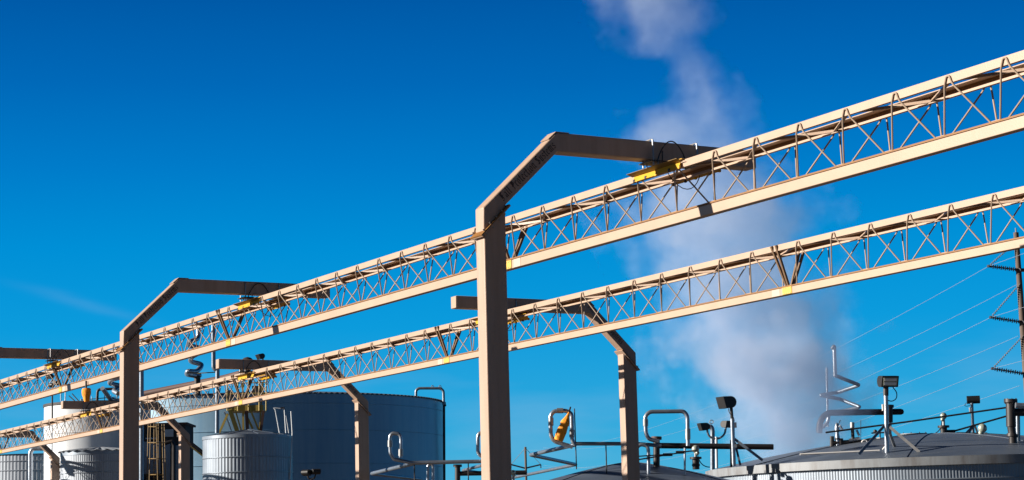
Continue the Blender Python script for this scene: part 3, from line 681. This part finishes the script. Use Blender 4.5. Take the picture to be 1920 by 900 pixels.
# ------------------------------------------------------------------ floodlights
def flood_head(t, c, yaw, wd, ht, dp_, tilt=-.25, lens=True):
    """box lamp with rounded back; yaw: direction it faces (0 = toward the viewer)"""
    f = Vector((math.sin(yaw)*math.cos(tilt), -math.cos(yaw)*math.cos(tilt), math.sin(tilt))); x = f.cross(VZ).normalized(); z = x.cross(f)
    fn = lambda p, q, s: c + f*p + z*q + x*s
    poly = [(dp_*.5,-ht*.5),(dp_*.72,ht*.5)] + [(-dp_*.5*math.sin(a)*1.0+0, ht*.5*math.cos(a)) for a in [i*math.pi/8 for i in range(0,9)]]
    MB().prism(poly, fn, -wd/2, wd/2).build('lamp_housing', M['black'], t, bevel=.006)
    if lens:
        a = fn(dp_*.53,-ht*.36,0); b = fn(dp_*.69,ht*.36,0); up = (b-a).normalized(); n_ = x.cross(up); 
        if n_.dot(f) < 0: n_ = -n_
        cc = (a+b)/2+n_*.012
        MB().box(cc, (wd*.82, (b-a).length*1.02, .012), (x, up, n_)).build('lamp_bezel', M['sphere'], t, bevel=.003)
        for k in (-1,1): MB().box(cc+up*k*(b-a).length*.24+n_*.009, (wd*.72, (b-a).length*.33, .010), (x, up, n_)).build('lamp_glass', M['lens'], t, bevel=.003)
G = 'floodlights over the tanks'
d = 59.2; s_ = PX(1,d)
t = thing('floodlight', 'floodlight with two glass bars facing the viewer on a silver tripod', 'floodlight', W(1663,852,d), 0, G)
flood_head(t, W(1664,715,d), R(14), 34*s_, 21*s_, 20*s_, -.12)
MB().tube(P([(1663,852),(1661,735)], d), 4.2*s_, 14).build('mast', sv, t); MB().tube(P([(1661,742),(1661,724)], d), 5*s_, 10).build('mast_collar', bk, t)
for q in (((1661,795,d),(1610,852,d-.3)), ((1664,797,d),(1724,848,d-.5)), ((1664,800,d),(1679,842,d+1.2))):
    MB().bar(W(*q[0]), W(*q[1]), 5*s_, 3*s_, Vector((0,1,0))).build('leg', M['steel'] if q[1][0] > 1650 else dp, t)
MB().box(W(1656,764,d), (4*s_,.08,12*s_)).build('junction_box', M['white'], t)
MB().tube(rnd(P([(1674,726),(1682,736),(1681,748),(1672,753),(1663,750)], d), .12, 6), 1.0*s_, 6).build('cable', M['black'], t)
d = 60.5; s_ = PX(1,d)
t = thing('floodlight', 'black side facing floodlight on a braced mast at the left rim of domed tank', 'floodlight', W(1375,872,d), 0, G)
flood_head(t, W(1364,754.5,d), R(-62), 26*s_, 22*s_, 24*s_, -.05, False)
MB().tube(P([(1376,874),(1373,785)], d), 4*s_, 12).build('mast', sv, t); MB().tube(P([(1373,790),(1371,764)], d), 3*s_, 10).build('mast_collar', bk, t)
MB().bar(W(1371,825,d), W(1371,876,d), 4*s_, 4*s_, Vector((0,1,0))).build('leg', bk, t)
MB().bar(W(1377,823,d), W(1430,863,d-.2), 5*s_, 3*s_, Vector((0,1,0))).build('leg', dp, t)
MB().bar(W(1378,830,d), W(1388,872,d-.6), 4*s_, 2*s_, Vector((0,1,0))).build('leg', dp, t)
MB().box(W(1378,797,d), (6*s_,.1,10*s_)).build('junction_box', M['white'], t, bevel=.01)
MB().tube(rnd(P([(1366,766),(1367,774),(1375,781),(1377,790)], d-.1), .1, 5), .8*s_, 6).build('cable', M['black'], t)
d = 67; s_ = PX(1,d)
t = thing('floodlight', 'small black floodlight seen from behind on a mast near the right roof edge', 'floodlight', W(1824,822,d), 0, G)
flood_head(t, W(1825,749,d), R(170), 24*s_, 14*s_, 12*s_, -.1, False)
MB().tube(P([(1825,824),(1822,752)], d), 2.9*s_, 12).build('mast', dp, t)
for q in (((1826,797),(1803,820)), ((1824,799),(1812,821)), ((1827,796),(1836,820))): MB().bar(W(*q[0],d), W(*q[1],d-.3), 3.4*s_, 2*s_, Vector((0,1,0))).build('leg', M['steel'], t)
MB().box(W(1819,768,d), (3*s_,.08,8*s_)).build('junction_box', M['white'], t)
MB().tube(rnd(P([(1812,755),(1808,761),(1814,762),(1820,759)], d-.05), .08, 5), .6*s_, 6).build('cable', M['black'], t)
d = 64; s_ = PX(1,d)
t = thing('twin_floodlight', 'pair of grey lamp heads on a curved bracket and pale post inside the steam edge', 'floodlight', W(1343,876,d), 0, G)
flood_head(t, W(1321,800,d), R(-70), 15*s_, 14*s_, 17*s_, -.05, False); flood_head(t, W(1361,795.5,d), R(40), 16*s_, 13*s_, 14*s_, -.05, False)
MB().tube(rnd(P([(1326,806),(1328,817),(1338,823),(1350,822),(1359,814),(1361,801)], d), .12, 6), 2.0*s_, 10).build('bracket', dp, t)
MB().tube(P([(1344,878),(1343,819)], d), 2.6*s_, 12).build('mast', M['whitetank'], t)
MB().tube([W(1334+3.4*math.cos(k*math.pi/6), 791+3.4*math.sin(k*math.pi/6), d) for k in range(13)], .9*s_, 6, cap=False).build('lifting_ring', M['steel'], t)
pipe('grey_pipe', 'thick grey vertical pipe behind the twin lamp heads', [('riser', P([(1326,801),(1333,799),(1336,806),(1336,900)], 65.5), PX(4.4,65), M['dullpipe'], .15)])
d = 58; s_ = PX(1,d)
t = thing('twin_floodlight', 'two small black lamp heads at the bottom edge in front of the large tank', 'floodlight', W(583,960,d), 0, G)
flood_head(t, W(574,886,d), R(150), 15*s_, 11*s_, 13*s_, -.1, False); flood_head(t, W(593,884,d), R(200), 15*s_, 10*s_, 12*s_, -.1, False)
MB().tube(rnd(P([(576,890),(578,897),(584,899),(590,896),(592,888)], d), .08, 5), 1.5*s_, 8).build('bracket', bk, t)
MB().tube([W(584,899,d), Vector((W(584,899,d).x, W(584,899,d).y, 0))], 2*s_, 10).build('mast', bk, t)
d = 107; s_ = PX(1,d)
t = thing('floodlight', 'small black lamp above the second lower arm right of the domed vent', 'floodlight', W(493,720,d), 0, G)
flood_head(t, W(489,668,d), R(-50), 13*s_, 10*s_, 11*s_, -.3, False); MB().tube(P([(493,740),(493,668)], d), 1.6*s_, 8).build('mast', M['steel'], t)
d = 92; s_ = PX(1,d)
t = thing('twin_floodlight', 'dark lamp cluster seen through the upper rail at the left', 'floodlight', W(97,757,d), 0, G)
flood_head(t, W(94,706,d), R(-40), 12*s_, 9*s_, 9*s_, -.1, False); flood_head(t, W(104,718,d), R(60), 11*s_, 8*s_, 9*s_, -.1, False); flood_head(t, W(96,722,d), R(150), 9*s_, 8*s_, 8*s_, -.1, False)
MB().tube(P([(98,790),(98,704)], d), 1.6*s_, 8).build('mast', bk, t)

# ------------------------------------------------------------------ left roof clutter, ladder, yellow frame, shed
t = thing('roof_railing', 'thin grey railing and struts on the roof of the white tank', 'railing', W(140,755,100)); s_ = PX(1,100)
for q in (((122,755),(123,728)), ((114,752),(114,735)), ((135,738),(152,757)), ((129,742),(146,757)), ((152,748),(152,757))): MB().tube(P(q, 100), 1.1*s_, 6).build('strut', dp, t)
MB().tube(P([(150,750),(222,744)], 100), .9*s_, 6).build('rail', dp, t); MB().tube(P([(60.5,0),(60.5,0)], 100) if 0 else P([(98,757),(97,900)], 97.2), 1.2*s_, 6).build('down_pipe', dp, t)
for x in (160,172,184,196,208,219): MB().tube(P([(x,744-(x-160)*.08),(x,754)], 100), .8*s_, 6).build('post', dp, t)
t = thing('control_shed', 'dark equipment shed between the white tank and the largest tank', 'shed', W(300,900,100)); s_ = PX(1,100)
c = W(300,797,100); zt = c.z
MB().box((c.x, c.y+1.2, zt/2), (96*s_, 2.4, zt)).build('wall', M['dark'], t)
MB().box((c.x, c.y+1.2, zt+.05), (104*s_, 2.7, .10)).build('roof', M['brownpipe'], t)
for (x,y,wd,ht,m_) in ((317,812,16,14,M['whitetank']),(283,822,20,3,M['whitetank']),(282,858,38,60,M['galv']),(313,865,13,75,M['galv']),(338,870,16,70,M['galv'])):
    p = W(x,y,99.9); MB().box(p, (wd*s_,.12,ht*s_)).build('panel', m_, t, bevel=.02)
MB().tube(P([(305,832),(322,828),(326,836),(326,930)], 98.6), 4*s_, 10).build('duct', bk, t)
t = thing('caged_ladder', 'yellow caged ladder right of the second gantry post', 'ladder', W(292,900,95)); s_ = PX(1,95)
for x in (289,297): MB().tube(P([(x,792),(x-1,1000)], 95), .9*s_, 6).build('ladder_rail', M['wing'], t)
for i in range(22): y = 800+i*8; MB().tube(P([(289,y),(297,y)], 95), .7*s_, 5).build('rung', M['wing'], t)
for y in (800,830,860,890):
    pts = [W(293+15*math.cos(math.pi*k/8)*-1, y, 95-1.0*math.sin(math.pi*k/8)*.9) for k in range(9)]; MB().tube(pts, .9*s_, 6).build('cage_hoop', M['wing'], t)
for k in range(5):
    th = math.pi*k/4; x = 293-15*math.cos(th); MB().tube(P([(x,795),(x-(1 if x < 293 else -1)*4,960)], 95-.9*math.sin(th)), .75*s_, 5).build('cage_strip', M['wing'], t)
t = thing('drain_chute', 'dark diagonal chute running down from behind the far gantry knee', 'chute', W(350,830,90))
MB().tube(P([(335,815,90),(386,855,91)]), PX(5,90), 10).build('chute', M['dark'], t); MB().bar(W(337,820,89.7), W(384,858,90.5), .04, .05, Vector((0,1,0))).build('chute_edge', M['yframe'], t)
t = thing('yellow_platform', 'worn yellow steel platform with slanting legs behind the small silver tank', 'platform', W(455,900,92)); s_ = PX(1,92)
for (x0,y0,x1,y1,wd,m_) in ((431,768,446,812,8,'yframe'),(427,776,411,812,4,'yframe'),(441,768,452,806,2.5,'yframe'),(453,760,474,804,4,'yframe'),(466,760,486,808,3.2,'yframe'),(462,770,464,806,6,'brownpipe'),(494,770,488,815,5,'brownpipe'),(421,772,434,808,2,'steel')):
    MB().bar(W(x0,y0,92), W(x1,y1,92.3), wd*s_, 3*s_, Vector((0,1,0))).build('leg', M[m_], t)
MB().box(W(464,767,92.8), (66*s_,1.2,11*s_)).build('deck', M['yframe'], t)
MB().box(W(478,927,92.6), (44*s_,1.0,9*s_)).build('deck_beam', M['brownpipe'], t)
for x in (426,446,466,486,499): MB().tube(P([(x,770),(x,712)], 92.2), 1.4*s_, 6).build('post', M['yframe'], t)
for y in (718,738,922): MB().tube(P([(426,y+1),(499,y-1)], 92.2), 1.1*s_, 6).build('hand_rail', M['yframe'], t)
MB().bar(W(455,712,92.4), W(458,928,92.4), 3.4*s_, 3*s_, Vector((0,1,0))).build('brace', M['yframe'], t); MB().bar(W(480,926,92.4), W(492,716,92.4), 2.6*s_, 3*s_, Vector((0,1,0))).build('brace', M['yframe'], t)
MB().box(W(430,745,93), (12*s_,.5,26*s_)).build('cabinet', M['dark'], t); MB().box(W(484,738,93), (20*s_,.6,28*s_)).build('cabinet', M['dark'], t)
t = thing('yellow_bar', 'thin yellow bar beside the snaking duct', 'bar', W(385,700,104)); MB().bar(W(370,700,104), W(410,697.5,104), .05, .05).build('bar', M['yframe'], t)
MB().bar(W(372,722,104), W(410,715,104), .05, .05).build('bar', M['yframe'], t)
t = thing('ladder_handrail', 'thin pale ladder rails on the right of the small silver tank roof', 'handrail', W(530,812,87.5)); s_ = PX(1,87.5)
for q in (((513,765),(516,768),(524,812)), ((513,765),(533,766.5),(536,812)), ((536,779),(541.5,812)), ((545.5,771),(548,812)), ((543,900),(548,812))): MB().tube(P(q, 87.5), 1.15*s_, 6).build('rail', M['whitetank'], t)
MB().box(W(530,765,87.5), (8*s_,.08,3*s_)).build('sensor', bk, t)

# ------------------------------------------------------------------ orange bags
def bag(label, top, bot, wpx, d, grp='orange fabric bags'):
    t = thing('orange_bag', label, 'bag', W(*bot, d), 0, grp); a = W(*top, d); b = W(*bot, d); s_ = PX(1,d); n = 26; k = 22
    ax = (b-a); L = ax.length; ax.normalize(); x = ax.cross(Vector((0,1,0))).normalized(); y = x.cross(ax); mb = MB()
    prof = [(0,.16),(.06,.22),(.14,.36),(.24,.62),(.34,.86),(.42,.93),(.47,.80),(.52,.90),(.66,1.0),(.82,.98),(.95,.93),(1,.84)] if d < 59.9 else [(0,.82),(.1,.98),(.3,1),(.5,.93),(.62,.80),(.75,.74),(.9,.66),(1,.58)]
    rings = []
    for (u, r) in prof:
        ring = []
        for j in range(k):
            th = 2*math.pi*j/k; rr = r*wpx/2*s_*(1+.05*math.sin(5*th+u*6)+.03*math.sin(9*th-u*11)); ring.append(a+ax*(u*L)+x*(rr*math.cos(th))+y*(rr*.8*math.sin(th)))
        rings.append(ring)
    o = 0
    for ring in rings: mb.v += ring
    for i in range(len(rings)-1):
        for j in range(k): j2 = (j+1) % k; mb.f.append((i*k+j, i*k+j2, (i+1)*k+j2, (i+1)*k+j))
    mb.f.append(tuple(range(k))); mb.f.append(tuple((len(rings)-1)*k+j for j in range(k)))
    mb.build('bag_body', M['orange'], t, smooth=60)
    return t, a, b, ax
t, a, b, ax = bag('orange bag tied inside the silver square pipe loop, leaning right', (1067,773), (1047,826), 18.5, 59.7)
t.scale = (1,1,1)
MB().tube([a, a+Vector((.05,.1,.16))], .025, 8).build('strap', M['black'], t)
t, a, b, ax = bag('orange bag hanging under the upper rail at the left', (161.5,728), (163,753), 17, 60)
MB().tube([W(161.5,714,60.0), a], .03, 8).build('strap', M['black'], t)

# ------------------------------------------------------------------ power line
D1 = 130; s_ = PX(1,D1)
t = thing('power_pole', 'tall dark power pole with slanted insulators at the right edge', 'power pole', (W(1913,700,D1).x, D1, 0))
base = W(1913,700,D1); tp = W(1905,436,D1)
MB().tube([(tp.x+.12, D1, 0), tuple(tp)], [.26,.17], 14).build('pole', M['pole'], t)
MB().tube([tuple(tp), tuple(tp+VZ*.3)], .05, 8).build('pole_tip', M['steel'], t)
tips = []
for (tx,ty,ry,uy) in ((1854,499,507,452),(1858,595,605,533),(1861,691,702,630)):
    tip = W(tx,ty,D1); root = Vector((tp.x, D1-.2, zat(1908,ry,D1))); up = Vector((tp.x, D1-.2, zat(1906,uy,D1))); tips.append(tip)
    mb = MB(); mb.tube([root, tip], .045, 8)
    for i in range(13):
        p = root.lerp(tip, .12+.8*i/12); dv = (tip-root).normalized(); mb.tube([p-dv*.03, p+dv*.03], .15 if i % 2 else .12, 10)
    mb.build('post_insulator', M['ins'], t)
    mb = MB(); mb.tube([up, tip], .02, 6)
    for i in range(16):
        p = up.lerp(tip, .1+.82*i/15); dv = (tip-up).normalized(); mb.tube([p-dv*.025, p+dv*.025], .07, 8)
    mb.build('suspension_insulator', M['steel'], t)
    MB().lathe([(0,-.1),(.12,-.07),(.12,.07),(0,.1)], tip, 10).build('clamp', M['ins'], t)
    MB().tube([root+Vector((0,0,0)), root+Vector((.45,.3,.02))], .12, 10).build('bracket', M['ins'], t)
D2 = 345
t = thing('power_pole', 'tiny distant pole with a V shaped crossarm right of the nearest post', 'power pole', (W(985,860,D2).x, D2, 0)); fp = W(985,838,D2)
MB().tube([(fp.x, D2, 0), tuple(fp)], .2, 8).build('pole', M['pole'], t)
ftips = []
for x, y in ((958,871),(1014,871)):
    q = W(x,y,D2); r_ = W(985,878,D2); MB().tube([r_, q], .13, 8).build('crossarm', M['ins'], t); MB().tube([W(985,840,D2), q], .045, 6).build('guy', M['steel'], t); ftips.append(q)
    MB().tube([q, q-VZ*.6], .1, 8).build('insulator', M['ins'], t)
def wire(label, p, q, sag, beyond=None):
    pts = []
    if beyond: pts.append(beyond)
    for i in range(41):
        u = i/40; v = p.lerp(q, u); v.z -= 4*sag*u*(1-u); pts.append(v)
    return tag(MB().tube(pts, .012, 5).build('power_wire', M['wire'], None, origin=p), label, 'wire', 'power wires on the right')
names = ('from the top left insulator tip','from the middle left insulator tip','from the lowest left insulator tip')
for i, tip in enumerate(tips):
    e_ = Vector((fp.x+(-1,1,1)[i]*1.6+1, D2, fp.z-.5-3*i)); byd = Vector((tip.x+25, tip.y-95, tip.z+3.0))
    wire('pale power wire running down left '+names[i]+' of the big pole', tip, e_, (3.4,3.2,3.0)[i], byd)
names = ('highest','middle','lowest')
for i, (x,y) in enumerate(((1908,533),(1909,630),(1912,723))):
    p = W(x,y,D1+.6); e_ = Vector((fp.x+3, D2, fp.z-.2-3*i))
    wire('pale power wire leaving the shaft of the big pole, '+names[i]+' of the three that do', p, e_, (3.6,3.3,3.0)[i])

# ------------------------------------------------------------------ steam plume
SD = 69.0
key = [(905,1488,80,1.0),(850,1486,100,1.1),(800,1478,135,1.15),(750,1466,172,1.1),(700,1452,188,1.05),(650,1436,188,.95),(600,1410,172,.85),(550,1395,168,.8),(500,1375,180,.72),(450,1358,190,.66),(400,1340,188,.6),(350,1318,168,.58),(300,1302,138,.48),(250,1296,122,.44),(200,1300,108,.36),(150,1308,82,.28),(115,1292,66,.22),(92,1250,82,.20),(65,1228,105,.22),(35,1222,122,.27),(0,1220,126,.28),(-60,1205,130,.6),(-140,1190,140,.5)]
K = []
for y, x, r, dn in key:
    p = W(x, y, SD); K.append((p.z, p.x, PX(r*1.08, SD), dn))
z_lo, z_hi = K[0][0], K[-1][0]
m_ = bpy.data.materials.new('steam'); m_.use_nodes = True; t_ = m_.node_tree; t_.nodes.clear()
gp = N(t_, 'ShaderNodeNewGeometry')
wn = N(t_, 'ShaderNodeTexNoise'); wn.inputs['Scale'].default_value = .33; wn.inputs['Detail'].default_value = 3; t_.links.new(gp.outputs['Position'], wn.inputs['Vector'])
wv = N(t_, 'ShaderNodeVectorMath', operation='MULTIPLY_ADD'); wv.inputs[1].default_value = (2.6,1.4,2.2); wv.inputs[2].default_value = (-1.3,-.7,-1.1); t_.links.new(wn.outputs['Color'], wv.inputs[0])
pa = N(t_, 'ShaderNodeVectorMath', operation='ADD'); t_.links.new(gp.outputs['Position'], pa.inputs[0]); t_.links.new(wv.outputs[0], pa.inputs[1])
sp_ = N(t_, 'ShaderNodeSeparateXYZ'); t_.links.new(pa.outputs[0], sp_.inputs[0])
tt = mth(t_, 'DIVIDE', mth(t_, 'SUBTRACT', sp_.outputs['Z'], z_lo), z_hi-z_lo, clamp=True)
def fcurve(vals, lo, hi):
    n = N(t_, 'ShaderNodeFloatCurve'); c = n.mapping.curves[0]
    pts = [((k[0]-z_lo)/(z_hi-z_lo), (v-lo)/(hi-lo)) for k, v in zip(K, vals)]
    c.points[0].location = pts[0]; c.points[1].location = pts[-1]
    for p in pts[1:-1]: c.points.new(*p)
    n.mapping.update(); t_.links.new(tt, n.inputs['Value'])
    return mth(t_, 'MULTIPLY_ADD', n.outputs[0], hi-lo, lo)
xs = [k[1] for k in K]; rs = [k[2] for k in K]; ds = [k[3] for k in K]
cx = fcurve(xs, min(xs), max(xs)); rad = fcurve(rs, 0, max(rs)); dens = fcurve(ds, 0, 1.1)
dx = mth(t_, 'DIVIDE', mth(t_, 'SUBTRACT', sp_.outputs['X'], cx), rad); dy = mth(t_, 'DIVIDE', mth(t_, 'SUBTRACT', sp_.outputs['Y'], SD), rad)
r_ = mth(t_, 'SQRT', mth(t_, 'ADD', mth(t_, 'MULTIPLY', dx, dx), mth(t_, 'MULTIPLY', dy, dy)))
n1 = N(t_, 'ShaderNodeTexNoise'); n1.inputs['Scale'].default_value = .55; n1.inputs['Detail'].default_value = 7; n1.inputs['Roughness'].default_value = .55; t_.links.new(gp.outputs['Position'], n1.inputs['Vector'])
ed = mth(t_, 'ADD', mth(t_, 'SUBTRACT', .92, r_), mth(t_, 'MULTIPLY_ADD', n1.outputs['Fac'], 2.6, -1.3))
ed = mth(t_, 'MULTIPLY', ed, 2.0, clamp=True)
ed = mth(t_, 'POWER', ed, 1.35)
n2 = N(t_, 'ShaderNodeTexNoise'); n2.inputs['Scale'].default_value = 1.3; n2.inputs['Detail'].default_value = 5; t_.links.new(gp.outputs['Position'], n2.inputs['Vector'])
ed = mth(t_, 'MULTIPLY', ed, mth(t_, 'MULTIPLY_ADD', n2.outputs['Fac'], 2.4, -.25, clamp=False))
ed = mth(t_, 'MAXIMUM', mth(t_, 'MULTIPLY', ed, dens), 0)
DENS = .50
vd = mth(t_, 'MULTIPLY', ed, DENS)
vol = N(t_, 'ShaderNodeVolumePrincipled'); vol.inputs['Color'].default_value = (.64,.76,.96,1); vol.inputs['Anisotropy'].default_value = .1; t_.links.new(vd, vol.inputs['Density'])
o_ = N(t_, 'ShaderNodeOutputMaterial'); t_.links.new(vol.outputs[0], o_.inputs['Volume'])
mb = MB(); n = 20; o = 0
for (z, x, r, dn) in K:
    for j in range(n):
        th = 2*math.pi*j/n; mb.v.append(Vector((x+1.4*r*math.cos(th), SD+1.3*r*math.sin(th), z)))
for i in range(len(K)-1):
    for j in range(n): j2 = (j+1) % n; mb.f.append((i*n+j, i*n+j2, (i+1)*n+j2, (i+1)*n+j))
mb.f.append(tuple(reversed(range(n)))); mb.f.append(tuple((len(K)-1)*n+j for j in range(n)))
st = mb.build('steam_plume', m_, None, smooth=0)
tag(st, 'pale bluish steam plume rising behind the domed tank past both rails', 'steam', kind='stuff')
for ob in bpy.data.objects:
    if '_o' in ob: del ob['_o']
